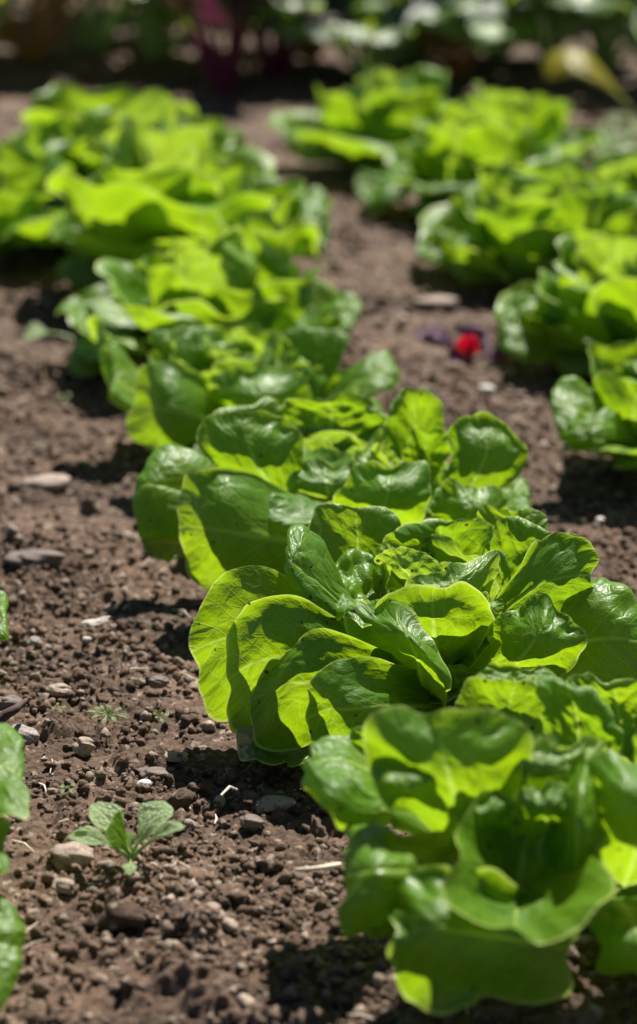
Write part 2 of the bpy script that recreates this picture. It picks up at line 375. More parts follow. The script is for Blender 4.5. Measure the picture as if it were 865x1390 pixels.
# ------------------------------------------------------------------ hand placed lettuces in the plane of focus
def hero(px, py, label, leaves, fills, n=56, s=1.0, seed=1, heart=True, hshift=(0, 0)):
    org = on_plane(px, py, 0.0)
    root = empty('lettuce', org, label, 'lettuce', 'butterhead lettuces planted in rows')
    g = random.Random(seed)
    for lf in leaves:
        pts = []
        for (x, y, d) in lf['p']:                      # order: base, tip, left, right, middle; d in cm behind the head's middle
            q = at_depth(x, y, org[1] + d / 100.0); q[2] = max(q[2], 0.006); pts.append(q)
        kw = {k: v for k, v in lf.items() if k not in ('p', 'm', 'd')}
        kw.setdefault('lip', 0.007); kw.setdefault('ruf', 0.004); kw.setdefault('puck', 0.0009); kw.setdefault('narrow', 0.6)
        upd = np.array(org) + np.array([0, 0, .16]) - pts[4]
        geo = leaf_geo(*pts, n=n, up=upd, seed=g.randint(1, 9999), **kw)
        add_leaf(root, org, geo, lf.get('m', M_LEAF))
    z = np.zeros(3)
    for kind, phi, *rest in fills:
        kk = rest[0] if rest else {}
        kk = dict(kk); off = np.array([kk.pop('dx', 0), kk.pop('dy', 0), kk.pop('dz', 0)]); sc = kk.pop('s', 1) * (.88 if kind in ('outer', 'wide', 'mid', 'inner') else 1)
        V, Q, U = ring_leaf(off, R(phi), kind, s * sc, n if kind not in ('core',) else 30, g, **kk)
        V[:, 2] = np.maximum(V[:, 2], 0.004)
        mesh_from('leaf', V, Q, M_HEART if kind in ('heart', 'inner') else M_LEAF, root, U)
    if heart:
        h = heart_mesh(root, z, s, 26, seed); h.location = (hshift[0], hshift[1], 0)
    return root

# middle lettuce, sharp
hero(590, 950, 'large sharply focused lettuce with a torn brown-tipped leaf lying under its front', [
 dict(p=[(520,930,-1),(270,885,-4.5),(370,985,-6),(370,770,-6),(370,868,-8)], lip=.007, ruf=.003),          # a
 dict(p=[(540,925,-2),(315,925,-8),(395,990,-9),(390,806,-9),(395,892,-11)], lip=.006, ruf=.002),       # b
 dict(p=[(600,960,-4),(350,950,-11),(440,1015,-12),(470,858,-12),(440,925,-13.5)], lip=.006, ruf=.002),   # c
 dict(p=[(640,960,-4),(418,975,-14.5),(560,1035,-14),(510,890,-13.5),(500,960,-15.5)], lip=.003, ruf=.003), # d
 dict(p=[(585,960,-4),(535,834,-9),(495,890,-8),(612,950,-13),(562,890,-12)], lip=.012, ruf=.003, sq=.2),     # e
 dict(p=[(560,870,-1),(432,806,-4),(520,852,-9),(510,744,1.5),(495,815,-3)], lip=.009, ruf=.004, puck=.0028), # f
 dict(p=[(600,920,-2),(585,808,-8),(510,848,-7),(662,838,-6),(590,860,-8.5)], lip=.010, ruf=.004),      # f2
 dict(p=[(520,850,2),(480,686,5),(422,745,2.5),(562,745,5),(490,765,4)], lip=.006, ruf=.003),           # h
 dict(p=[(510,860,-2),(386,762,-6),(432,834,-7.5),(432,714,-2),(418,776,-7.5)], lip=.009, ruf=.003),         # i
 dict(p=[(600,860,1),(598,709,4),(522,770,0),(676,765,2.5),(600,775,4)], lip=.006, ruf=.004, puck=.0022), # j
 dict(p=[(600,865,-1),(545,745,-1.5),(528,790,0),(620,800,-3.5),(560,795,-2.5)], lip=.004, ruf=.003, m=M_HEART, puck=.002), # k
 dict(p=[(620,880,-2),(612,782,-5),(545,815,-5),(675,765,-2),(620,815,-6)], lip=.007, ruf=.003, m=M_HEART),  # l
 dict(p=[(680,855,0),(676,744,1),(660,790,2),(697,800,-.5),(680,795,0)], lip=.004, ruf=.003, narrow=.8),  # m
 dict(p=[(650,870,2),(730,712,4),(650,748,4),(785,785,2),(705,780,3.5)], lip=.006, ruf=.004, puck=.0028),    # n
 dict(p=[(650,870,-2),(805,780,-5),(742,738,-4),(735,842,-5),(722,800,-6)], lip=.008, ruf=.003),            # o
 dict(p=[(640,940,-3),(742,824,-8),(665,862,-6),(772,910,-9),(715,885,-10)], lip=.008, ruf=.004),      # p
 dict(p=[(680,930,-2),(893,880,-6),(795,782,-4),(800,975,-8),(790,872,-8)], lip=.008, ruf=.005, puck=.0014),       # q
 dict(p=[(650,800,4),(690,692,9),(636,722,8),(745,722,9),(690,735,8)], lip=.006, ruf=.004),              # r
 dict(p=[(520,975,-5),(316,992,-9.5),(390,1036,-14),(400,950,-8),(400,1000,-10.5)], lip=.003, ruf=.004, m=M_OLD, notch=.1), # s
 dict(p=[(620,950,-2),(610,905,-8),(560,940,-7),(690,930,-6),(620,925,-8)], lip=.004, ruf=.003),
 dict(p=[(665,865,-3),(652,810,-5),(632,838,-4),(690,842,-4),(660,835,-6)], lip=.003, ruf=.005, m=M_HEART),
 dict(p=[(640,940,0),(640,860,-3),(600,890,-3),(700,885,-2),(645,895,-4)], lip=.005, ruf=.004),
], [('skirt', 20), ('skirt', 60), ('skirt', 120), ('outer', 40), ('outer', 95), ('outer', -70, dict(s=.6)), ('outer', -110, dict(s=.6)),
    ('heart', 95), ('heart', 200), ('heart', 320), ('inner', 30), ('inner', 150), ('inner', 265)], n=72, seed=11)

# front lettuce
hero(755, 1240, 'nearest big lettuce of the long row with a cup-shaped, pale-rimmed front leaf', [
 dict(p=[(620,1140,1),(412,1040,-1),(505,1105,-6),(480,1000,4),(490,1042,0)], lip=.020, ruf=.005),
 dict(p=[(540,1100,-2),(411,1048,-5),(480,1128,-7),(470,1056,-6),(468,1092,-8)], lip=.003, ruf=.003, narrow=.8),
 dict(p=[(620,1045,-5.5),(504,1032,-7),(560,1066,-10),(592,982,-4),(552,1024,-7)], lip=.004, ruf=.003),
 dict(p=[(670,1170,-2),(600,970,-6.5),(506,1045,-7),(722,1060,-6),(615,1070,-8)], lip=.008, ruf=.005, sq=.2),
 dict(p=[(700,1190,-3),(455,1190,-10),(520,1276,-13),(530,1108,-6.5),(540,1180,-13)], lip=.011, ruf=.006, sq=.25),
 dict(p=[(612,1165,-10),(495,1268,-14),(590,1240,-12),(570,1200,-10),(572,1222,-12)], lip=.002, ruf=.002, narrow=.9),
 dict(p=[(770,1290,-11),(547,1266,-15),(640,1352,-15.5),(625,1200,-12.5),(635,1266,-16.5)], lip=.011, ruf=.005, sq=.3, narrow=.8),
 dict(p=[(720,1090,-6),(702,1264,-18),(620,1145,-15),(812,1185,-15.5),(704,1208,-10.5)], lip=.007, ruf=.004, rufn=5, sq=.12, narrow=.85),
 dict(p=[(780,1235,-9),(798,1026,-6),(752,1130,-8),(816,1160,-10.5),(785,1120,-12)], lip=.008, ruf=.003, narrow=.8),
 dict(p=[(850,1200,-6),(865,1032,-8),(802,1100,-8),(965,1100,-6),(875,1110,-12)], lip=.006, ruf=.004),
 dict(p=[(830,1220,-6),(860,1335,-14),(797,1262,-13),(940,1290,-12),(865,1268,-15)], lip=.007, ruf=.004),
 dict(p=[(700,1070,2),(700,926,6),(622,980,4),(765,985,4.5),(690,990,6)], lip=.006, ruf=.003),
 dict(p=[(780,1060,0),(768,926,1),(738,975,0),(845,1015,0),(785,990,1)], lip=.009, ruf=.004, puck=.0016),
 dict(p=[(850,1070,2),(830,926,7),(772,960,6),(905,975,5),(842,985,6.5)], lip=.006, ruf=.004, puck=.002),
 dict(p=[(710,990,5),(700,906,10),(640,930,8),(775,935,9),(700,928,9)], lip=.007, ruf=.004),
 dict(p=[(560,1050,3),(518,981,3),(478,1012,3),(590,1003,3),(525,1004,3)], lip=.003, ruf=.002),
 dict(p=[(720,1090,-3),(700,1008,-5),(655,1000,-2),(775,1040,-6),(715,1048,-7)], lip=.008, ruf=.003, m=M_HEART),
 dict(p=[(780,1100,-3),(770,1018,-6),(710,1055,-6),(830,1030,-3),(770,1055,-7)], lip=.009, ruf=.004, m=M_HEART),
 dict(p=[(740,1160,-4),(742,1075,-8),(700,1110,-8),(790,1110,-8),(742,1115,-9)], lip=.006, ruf=.005),
 dict(p=[(650,1150,-4),(648,1085,-8),(610,1120,-8),(700,1110,-8),(652,1118,-9.5)], lip=.006, ruf=.005),
 dict(p=[(880,1120,0),(900,985,0),(850,1040,0),(960,1040,1),(905,1040,0)], lip=.008, ruf=.004),
 dict(p=[(690,1200,-3),(680,1130,-5),(620,1150,-5),(760,1160,-5),(690,1160,-6)], lip=.004, ruf=.004),
], [('skirt', 20), ('skirt', 80), ('skirt', -30), ('outer', 10), ('outer', 60), ('wide', 0), ('outer', -30), ('outer', -140, dict(s=.5)), ('wide', 30),
    ('heart', 90), ('heart', 230)], n=60, seed=23)

# third lettuce
hero(455, 765, 'wide lettuce just behind the sharp one, a tall fan-shaped leaf at its right', [
 dict(p=[(400,725,-1),(181,672,-4),(235,745,-7),(262,602,0),(240,662,-5)], lip=.012, ruf=.003),
 dict(p=[(460,745,-3),(252,715,-10),(325,818,-12),(310,634,-9),(330,725,-13)], lip=.008, ruf=.003),
 dict(p=[(400,700,-2),(335,560,-4),(282,625,-5),(412,615,-3),(345,622,-6)], lip=.007, ruf=.003),
 dict(p=[(380,660,1),(350,548,3),(276,610,-1),(398,580,4),(335,590,2)], lip=.007, ruf=.004),
 dict(p=[(460,665,-2),(405,712,-11),(360,662,-8),(545,655,-8),(440,690,-8)], lip=.009, ruf=.004),
 dict(p=[(490,740,-4),(530,638,-9),(455,685,-9),(578,690,-9),(520,692,-11.5)], lip=.007, ruf=.004),
 dict(p=[(560,690,1),(560,532,4),(528,605,3),(603,608,3),(563,605,4.5)], lip=.006, ruf=.003),
 dict(p=[(560,670,-1),(580,584,1),(552,615,0),(608,620,-.5),(575,625,1.5)], lip=.006, ruf=.003),
 dict(p=[(590,710,-2),(645,570,-1),(608,640,-3),(708,645,-3),(655,630,-4)], lip=.008, ruf=.003),
 dict(p=[(630,700,0),(720,672,0),(690,652,3),(690,706,-4),(680,680,0)], lip=.006, ruf=.005),
 dict(p=[(600,745,-5),(630,660,-7),(588,700,-7),(682,705,-7),(635,705,-9.5)], lip=.006, ruf=.004),
 dict(p=[(450,650,2),(445,540,6),(375,585,4),(532,582,5),(450,580,6)], lip=.008, ruf=.005, puck=.003),
 dict(p=[(300,740,-3),(190,735,-6),(235,760,-8),(230,715,-4),(230,735,-6)], lip=.004, ruf=.004),
 dict(p=[(450,700,-2),(440,632,-3),(395,660,-4),(500,660,-3),(445,665,-5)], lip=.007, ruf=.004, m=M_HEART),
 dict(p=[(500,690,-1),(505,622,-1),(465,650,-2),(545,640,-1),(505,655,-3)], lip=.007, ruf=.004, m=M_HEART, puck=.003),
], [('skirt', 60), ('skirt', 120), ('skirt', 0), ('outer', 80), ('outer', 130), ('outer', 30), ('wide', 60), ('skirt', -60), ('outer', -100, dict(s=.6)), ('mid', 100), ('inner', 60), ('inner', 150),
    ('heart', 70), ('heart', 200), ('heart', 310)], n=48, seed=31)

# fourth lettuce of the same row
hero(330, 600, 'lettuce fourth from the front in the long row, a cupped leaf at its left', [
 dict(p=[(260,560,0),(135,462,-1),(180,560,-6),(165,462,2),(155,510,-3)], lip=.012, ruf=.003),
 dict(p=[(320,590,-2),(185,560,-9),(240,622,-12),(245,495,-9),(250,560,-13)], lip=.006, ruf=.003),
 dict(p=[(330,570,0),(240,440,2),(212,480,0),(285,470,2),(245,490,0)], lip=.007, ruf=.004),
 dict(p=[(420,560,1),(435,440,4),(380,480,2),(470,480,2),(430,490,2)], lip=.007, ruf=.004),
 dict(p=[(420,570,-1),(540,510,0),(500,480,3),(490,545,-4),(490,512,-1)], lip=.004, ruf=.003),
 dict(p=[(360,590,-3),(340,505,-8),(295,545,-8),(420,540,-8),(350,550,-11)], lip=.008, ruf=.004),
], [('skirt', 10), ('skirt', 70), ('skirt', 130), ('skirt', -60), ('skirt', -100), ('outer', 30), ('outer', 90), ('outer', 150), ('outer', -40), ('wide', -70), ('wide', 0), ('wide', 60), ('wide', 120), ('mid', 20), ('mid', 90), ('mid', 160), ('mid', 230), ('mid', 300),
    ('inner', 50), ('inner', 140), ('inner', 220), ('inner', 300), ('heart', 0), ('heart', 120), ('heart', 240)], n=34, s=.86, seed=41)

# ------------------------------------------------------------------ the other lettuces, further out of focus
def rosette(px, py, label, s=1.0, seed=1, n=28, extra=(), z=0.0):
    g = random.Random(seed)
    org = on_plane(px, py, z)
    root = empty('lettuce', org, label, 'lettuce', 'butterhead lettuces planted in rows')
    s *= .88; c = np.zeros(3); rot = g.uniform(0, 360)
    plan = [('skirt', 4, 90), ('outer', 7, 51), ('wide', 6, 60), ('mid', 4, 90), ('inner', 3, 120), ('heart', 1, 180)]
    for kind, cnt, st in plan:
        rot += g.uniform(20, 45)
        for i in range(cnt):
            if kind == 'skirt' and g.random() < .25: continue
            phi = rot + i * st + g.uniform(-18, 18)
            V, Q, U = ring_leaf(c, R(phi), kind, s * g.uniform(.85, 1.15), n, g, zs={'skirt': .8, 'outer': g.uniform(.6, .82), 'wide': g.uniform(.66, .9), 'mid': g.uniform(.76, .95)}.get(kind, .9))
            V[:, 2] = np.maximum(V[:, 2], 0.004)
            mesh_from('leaf', V, Q, M_HEART if kind in ('heart', 'inner') else M_LEAF, root, U)
    heart_mesh(root, c, s, 18, seed)
    for lf in extra:
        pts = []
        for (x, y, d) in lf['p']:
            q = at_depth(x, y, org[1] + d / 100.0); q[2] = max(q[2], 0.006); pts.append(q)
        kw = {k: v for k, v in lf.items() if k not in ('p', 'm')}
        kw.setdefault('lip', .007); kw.setdefault('ruf', .004); kw.setdefault('narrow', .6)
        upd = np.array(org) + np.array([0, 0, .16]) - pts[4]
        add_leaf(root, org, leaf_geo(*pts, n=n + 8, up=upd, seed=g.randint(1, 9999), **kw), lf.get('m', M_LEAF))
    return root

rosette(290, 492, 'lettuce fifth from the front in the long row, beside a fallen pale leaf', 1.0, 51, extra=[
 dict(p=[(420,450,0),(490,425,0),(465,395,3),(455,455,-3),(455,425,0)]),
 dict(p=[(200,470,-2),(95,480,-4),(130,510,-8),(150,440,-1),(130,470,-5)]) ])
rosette(248, 385, 'broad lettuce sixth from the front in the long row, reaching over the path', 1.25, 61, 24, extra=[
 dict(p=[(360,350,0),(450,310,0),(415,255,5),(420,350,-5),(410,300,0)])])
rosette(185, 310, 'blurred lettuce seventh from the front in the long row', 1.12, 62, 24)
rosette(110, 278, 'blurred lettuce eighth in the long row, its left leaves near the photo edge', 1.02, 63, 22)
rosette(215, 268, 'blurred small lettuce behind the seventh, at the far end of the row', .95, 64, 22)
rosette(-45, 345, 'lettuce at the upper left edge beside the sixth, only its right leaves in view', 1.0, 65, 24)
rosette(935, 628, 'nearest lettuce of the right-hand row, cut by the photo edge', .88, 71, 30, extra=[
 dict(p=[(880,600,-2),(742,545,-4),(800,610,-9),(800,512,-1),(795,560,-5)], lip=.012),
 dict(p=[(880,590,-4),(760,590,-8),(810,600,-10),(830,555,-6),(810,580,-9)])])
rosette(835, 488, 'second lettuce of the right-hand row, behind the one cut by the edge', .85, 72, 26, extra=[
 dict(p=[(780,470,-2),(672,440,-3),(720,492,-8),(730,395,0),(715,445,-4)])])
rosette(735, 375, 'third lettuce of the right-hand row, glossy, with a pale low leaf towards the path', 1.0, 73, 24, extra=[
 dict(p=[(660,370,-2),(568,330,-3),(585,352,-6),(610,318,-2),(590,335,-3)]),
 dict(p=[(690,380,-4),(612,355,-6),(635,378,-9),(650,350,-5),(640,364,-7)], m=M_HEART)])
rosette(648, 285, 'fourth lettuce of the right-hand row, blurred, tall leaves', .98, 74, 22, extra=[
 dict(p=[(560,270,-1),(482,248,-3),(505,275,-6),(510,232,-1),(502,252,-3)])])
rosette(525, 226, 'farthest lettuce of the right-hand row beside a yellow-green round leaf', .95, 75, 22, extra=[
 dict(p=[(490,215,-2),(408,200,-4),(440,225,-7),(450,168,-3),(442,198,-6)], m=M_HEART)])
rosette(690, 230, 'blurred lettuce behind the fourth of the right-hand row, whitish sheen on its leaves', .9, 76, 22)
rosette(850, 330, 'lettuce in the right-hand row beside the third, cut by the photo edge', .9, 77, 22)

# lettuces of the next row, mostly outside the left edge
def edge_lettuce(px, py, label, leaves, seed):
    return hero(px, py, label, leaves, [('skirt', a) for a in (90, 150, 210)] + [('outer', a) for a in (40, 110, 180, 250)] + [('wide', a) for a in (80, 170, 260)] + [('mid', a) for a in (0, 100, 200, 300)] + [('inner', a) for a in (40, 160, 280)] + [('heart', a) for a in (0, 120, 240)], n=36, seed=seed)
edge_lettuce(-325, 1225, 'lettuce at the lower left edge, only the tips of three rounded leaves in view', [
 dict(p=[(-180,1120,0),(38,1060,-1),(-20,1110,-5),(-20,975,5),(-40,1045,0)], lip=.012, ruf=.003),
 dict(p=[(-200,1180,-3),(14,1145,-5),(-50,1190,-9),(-50,1110,-2),(-60,1150,-5)], lip=.006, ruf=.003),
 dict(p=[(-180,1270,-7),(38,1290,-11),(-60,1370,-15),(-40,1190,-7),(-60,1275,-11)], lip=.006, ruf=.003)], 91)
edge_lettuce(-285, 925, 'lettuce at the left edge halfway down, one small rounded leaf tip in view', [
 dict(p=[(-120,870,0),(15,832,-1),(-30,870,-4),(-30,795,3),(-40,832,0)], lip=.007, ruf=.002)], 92)

# ------------------------------------------------------------------ ground: one sheet, fine near the camera
def soil_height(x, y, fine=True):
    h = 0.010 * fbm(x * 3.1, y * 3.1, 3, 3) + 0.006 * fbm(x * 14, y * 14, 8, 3)
    if fine:
        wx = x + 0.006 * vnoise(x * 60, y * 60, 21); wy = y + 0.006 * vnoise(x * 60 + 9, y * 60, 22)
        mk = np.clip(.62 + 1.5 * fbm(x * 11, y * 11, 55, 3), .12, 1.15)
        h = h + mk * (0.85 * domes(wx, wy, 0.030, 31, .14) * .6 + 0.6 * domes(wx, wy, 0.013, 32, .2) + 0.75 * domes(wx, wy, 0.006, 33, .65) + 0.8 * domes(wx, wy, 0.0032, 34, .7))
        h = h + 0.0012 * vnoise(x * 300, y * 300, 41) + 0.0018 * vnoise(x * 120, y * 120, 42)
    return h - 0.010
ys = [1.05]
while ys[-1] < 7.0: ys.append(ys[-1] + max(0.0014, 0.0014 * (ys[-1] / 1.8) ** 2))
while ys[-1] < 200: ys.append(ys[-1] * 1.06 + .02)
ys = [-150, -60, -20, -8, -3, -1, 0, .5, .8, .95] + ys
xs = list(np.arange(-0.36, 0.36, 0.0016))
st = 0.0016
pos = [xs[-1]]; 
while pos[-1] < 1.3: st *= 1.02; pos.append(pos[-1] + st)
while pos[-1] < 150: st *= 1.3; pos.append(pos[-1] + st)
xs = [-(p + .0016) for p in reversed(pos[1:])] + xs + pos[1:]
xs = np.array(xs); ys = np.array(ys)
XX, YY = np.meshgrid(xs, ys, indexing='xy')
near = np.clip((1.6 - np.abs(XX)) / .3, 0, 1) * np.clip((8 - YY) / 1, 0, 1) * np.clip((YY - .9) / .1, 0, 1)
HH = soil_height(XX, YY, False) * (1 - near) + soil_height(XX, YY) * near
g_o = mesh_from('soil_ground', np.stack([XX, YY, HH], -1).reshape(-1, 3), quads(len(ys), len(xs)), M_SOIL)
tag(g_o, 'crumbly brown vegetable bed soil', None, None, 'structure')

# ------------------------------------------------------------------ crumbs and gravel
def ico(sub):
    import bmesh
    bm = bmesh.new(); bmesh.ops.create_icosphere(bm, subdivisions=sub, radius=1)
    V = np.array([v.co[:] for v in bm.verts]); Fc = np.array([[v.index for v in f.verts] for f in bm.faces]); bm.free()
    return V, Fc
def lump(V, seed, amp=.35, fr=1.6):
    d = 1 + amp * vnoise(V[:, 0] * fr + V[:, 2] * 1.3 + seed, V[:, 1] * fr - V[:, 2] + seed, seed) + amp * .5 * vnoise(V[:, 0] * fr * 2.3 + V[:, 2] * 3 + seed, V[:, 1] * fr * 2.3 + V[:, 2] * 2, seed + 1)
    return V * d[:, None]
def scatter(name, cnt, xr, yr, rmin, rmax, power, mat, label, sub=2, flat=.75, seed=1, tonep=.1, sink=.3):
    g = np.random.default_rng(seed)
    V0, F0 = ico(sub)
    protos = [lump(lump(V0, 10 + k, .45, 1.3), 40 + k, .25 if sub > 1 else .1, 3.1) for k in range(10)]
    x = g.uniform(*xr, cnt); y = yr[0] + (yr[1] - yr[0]) * g.random(cnt) ** 1.3
    x = x * (0.35 + .65 * y / yr[1])
    dens = fbm(x * 9, y * 9, 77, 3); keep = g.random(cnt) < np.clip(.55 + dens * 1.1, .12, 1)
    x, y = x[keep], y[keep]; cnt = len(x)
    rad = rmin + (rmax - rmin) * g.random(cnt) ** power
    z = soil_height(x, y) + rad * (1 - sink) * .5
    Vs = np.empty((cnt, len(V0), 3)); tone = np.empty((cnt, len(V0)))
    pk = g.integers(0, 10, cnt); an = g.uniform(0, 2 * np.pi, cnt); tl = g.uniform(-.6, .6, cnt)
    for k in range(10):
        ix = np.where(pk == k)[0]
        P = protos[k][None] * np.stack([np.ones(len(ix)) * 1.0, g.uniform(.6, 1, len(ix)), g.uniform(flat * .6, flat * 1.1, len(ix))], -1)[:, None, :]
        ct, s_ = np.cos(tl[ix])[:, None], np.sin(tl[ix])[:, None]
        P = np.stack([P[..., 0] * ct - P[..., 2] * s_, P[..., 1], P[..., 0] * s_ + P[..., 2] * ct], -1)
        c, s = np.cos(an[ix])[:, None], np.sin(an[ix])[:, None]
        P = np.stack([P[..., 0] * c - P[..., 1] * s, P[..., 0] * s + P[..., 1] * c, P[..., 2]], -1)
        Vs[ix] = P * rad[ix][:, None, None] + np.stack([x[ix], y[ix], z[ix]], -1)[:, None, :]
    tn = np.where(g.random(cnt) < tonep, g.uniform(.5, 1.0, cnt), g.uniform(0, .12, cnt))
    tone[:] = tn[:, None]
    Fs = (F0[None] + (np.arange(cnt) * len(V0))[:, None, None]).reshape(-1, 3)
    o = mesh_from(name, Vs.reshape(-1, 3), Fs, mat, None, None, False, tone.reshape(-1))
    return tag(o, label, None, None, 'stuff')
scatter('soil_crumbs', 60000, (-.5, .5), (1.25, 2.75), .0006, .0048, 3.8, M_CRUMB, 'loose crumbs of brown soil between the rows', 2, .85, 5, .10)
scatter('soil_clods', 900, (-.6, .6), (1.25, 3.6), .004, .011, 2.6, M_CRUMB, 'bigger clods of dry soil', 3, .7, 6, .03, .6)
scatter('far_soil_crumbs', 9000, (-1.1, 1.1), (2.6, 6.5), .003, .010, 2.5, M_CRUMB, 'clods and crumbs on the far part of the bed', 1, .8, 7, .10)
scatter('gravel', 1500, (-.6, .6), (1.25, 4.2), .0016, .0060, 2.2, M_ST_TAN, 'small pale gravel scattered on the soil', 2, .7, 8, .1)

# ------------------------------------------------------------------ stones, a soil lump and a leaf scrap one can point to
def stone(px, py, wpx, asp, flat, rot, mat, label, seed, amp=.3, fr=1.1, group=None):
    p = on_plane(px, py, 0.004)
    zc = np.dot(p - cam_pos, fwd); rad = wpx / F * zc / 2
    V0, F0 = ico(4)
    V = lump(V0, seed, amp, fr)
    V = np.sign(V) * np.abs(V) ** .85                       # broader faces, like broken stone
    V = V * np.array([rad, rad * asp, rad * flat])
    c, s = math.cos(R(rot)), math.sin(R(rot))
    V = np.stack([V[:, 0] * c - V[:, 1] * s, V[:, 0] * s + V[:, 1] * c, V[:, 2]], -1)
    o = mesh_from('stone', V, F0, mat)
    zz = float(soil_height(np.array([p[0]]), np.array([p[1]]))[0])
    o.location = (p[0], p[1], max(zz, -0.002) + rad * flat * .12)
    return tag(o, label, 'stone', group)
stone(62, 648, 66, .55, .28, 20, M_ST_TAN, 'long flat tan stone left of the third lettuce', 3, .2)
stone(48, 750, 80, .5, .26, -10, M_ST_DARK, 'wide low brown stone at the left, below the long flat tan one', 4)
stone(32, 988, 48, .6, .45, -35, M_ST_GREY, 'grey-brown wedge stone at the left edge under the twig', 5, .2)
stone(80, 928, 30, .8, .55, 10, M_ST_TAN, 'rounded tan pebble up left of the small feathery weed', 6)
stone(114, 1004, 26, 1.0, .9, 30, M_ST_TAN, 'upright tan stone leaning on a soil lump below the feathery weed', 7)
stone(232, 1016, 52, .5, .22, -5, M_ST_TAN, 'flat tan slab stone right below the feathery weed', 8, .2)
stone(208, 1040, 44, .6, .35, 15, M_ST_DARK, 'brown flat stone touching the white oval pebble', 9)
stone(196, 1059, 22, .75, .7, 15, M_ST_WHITE, 'smooth white oval pebble above the seedling', 10, .08, .8)
stone(214, 916, 27, .7, .6, 0, M_ST_DARK, 'dark stone right of the tan pebble, left of the sharp lettuce', 11)
stone(98, 1152, 56, .7, .6, 10, M_ST_TAN, 'big tan stone beside the seedling, behind the small reddish one', 12, .25)
stone(86, 1192, 30, .8, .6, -10, M_ST_TAN, 'small reddish tan stone in front of the big one by the seedling', 13)
stone(165, 1235, 62, .7, .55, 0, M_CRUMB, 'dark brown soil lump in front of the seedling', 14, .4)  # a lump of soil, built with the stone shape
stone(372, 1082, 54, .5, .4, 12, M_ST_GREY, 'dark grey angular stone left of the front lettuce', 15, .3)
stone(340, 1105, 30, .8, .5, 0, M_ST_DARK, 'brown pebble below the dark grey angular stone', 16)
stone(237, 638, 14, .8, .6, 0, M_ST_GREY, 'tiny pale pebble under the leaf of the third lettuce', 17)
stone(118, 858, 13, .8, .5, 0, M_ST_GREY2, 'little white stone under the white shell flake', 18, .2)
stone(590, 405, 62, .5, .25, 12, M_ST_TAN, 'long tan stone on the path behind the red leaf', 19, .2)
stone(660, 522, 24, .7, .5, 20, M_ST_WHITE, 'whitish stone in front of the red-leaved seedling', 20, .2)
stone(815, 697, 12, .9, .6, 0, M_ST_WHITE, 'tiny white pebble on the soil at the right, near the edge', 21, .1)
stone(45, 862, 20, .8, .6, 0, M_ST_GREY, 'small grey pebble near the left edge leaf tip', 22)
stone(12, 945, 36, .7, .5, 10, M_ST_DARK, 'dark stone behind the twig at the left edge', 23)
stone(268, 600, 22, .8, .5, 0, M_ST_TAN, 'blurred tan pebble left of the fourth lettuce', 24)
stone(495, 538, 20, .7, .4, 0, M_YELL, 'small blurred yellow leaf scrap right of the fourth lettuce', 25, .2)  # scrap of yellow leaf, shaped by the stone builder
# white flake
def flake(px, py, wpx, hpx, rot, mat, name, label, cat, thick=.0012, seed=1):
    p = on_plane(px, py, 0.01); zc = np.dot(p - cam_pos, fwd); a = wpx / F * zc / 2; b = hpx / F * zc / 2
    V0, F0 = ico(3); V = lump(V0, seed, .3, 1.4) * np.array([a, b, thick])
    V[:, 2] += .15 * a * (V[:, 0] / a) ** 2
    o = mesh_from(name, V, F0, mat); o.location = (p[0], p[1], .012); o.rotation_euler = (R(12), R(-6), R(rot))
    return tag(o, label, cat)
flake(130, 848, 36, 15, 15, M_ST_GREY2, 'shell_flake', 'white shell flake lying on the soil above the weeds', 'shell', seed=3)

def tube(pts, rads, seg=8):
    pts = np.array(pts, float); V = []; n = len(pts)
    for i, p in enumerate(pts):
        t = pts[min(i + 1, n - 1)] - pts[max(i - 1, 0)]; t /= np.linalg.norm(t) + 1e-9
        a = np.cross(t, [0.3, .1, 1.0] if abs(t[2]) < .9 else [1, 0, 0]); a /= np.linalg.norm(a); b = np.cross(t, a)
        for k in range(seg):
            th = 2 * math.pi * k / seg
            V.append(p + (a * math.cos(th) + b * math.sin(th)) * rads[i])
    Q = [[i * seg + k, i * seg + (k + 1) % seg, (i + 1) * seg + (k + 1) % seg, (i + 1) * seg + k] for i in range(n - 1) for k in range(seg)]
    return np.array(V), np.array(Q), np.zeros((len(V), 2))
def stick(pix, rads, name, label, cat, mat, zs=None):
    P = [on_plane(x, y, z) for x, y, z in pix]
    V, Q, U = tube(P, rads); o = P[0].copy(); m = mesh_from(name, V - o, Q, mat); m.location = o
    return tag(m, label, cat)
M_STRAW = plain('straw', (0.62, 0.52, 0.42), .6); M_TWIG = plain('twig', (0.06, 0.035, 0.03), .8)
stick([(402,1181,.014), (430,1179,.018), (462,1174,.016)], [.0012, .0016, .0018], 'straw', 'pale straw poking out from under the front lettuce', 'straw', M_STRAW)
stick([(-10,985,.012), (8,970,.018), (22,962,.022), (36,950,.016)], [.004, .0038, .003, .0015], 'twig', 'dark broken twig at the left edge above the wedge stone', 'twig', M_TWIG)
stick([(300,1080,.012), (312,1068,.014), (322,1072,.011)], [.0008, .001, .0007], 'root_scrap', 'thin pale root scrap on the soil', 'root', M_STRAW)

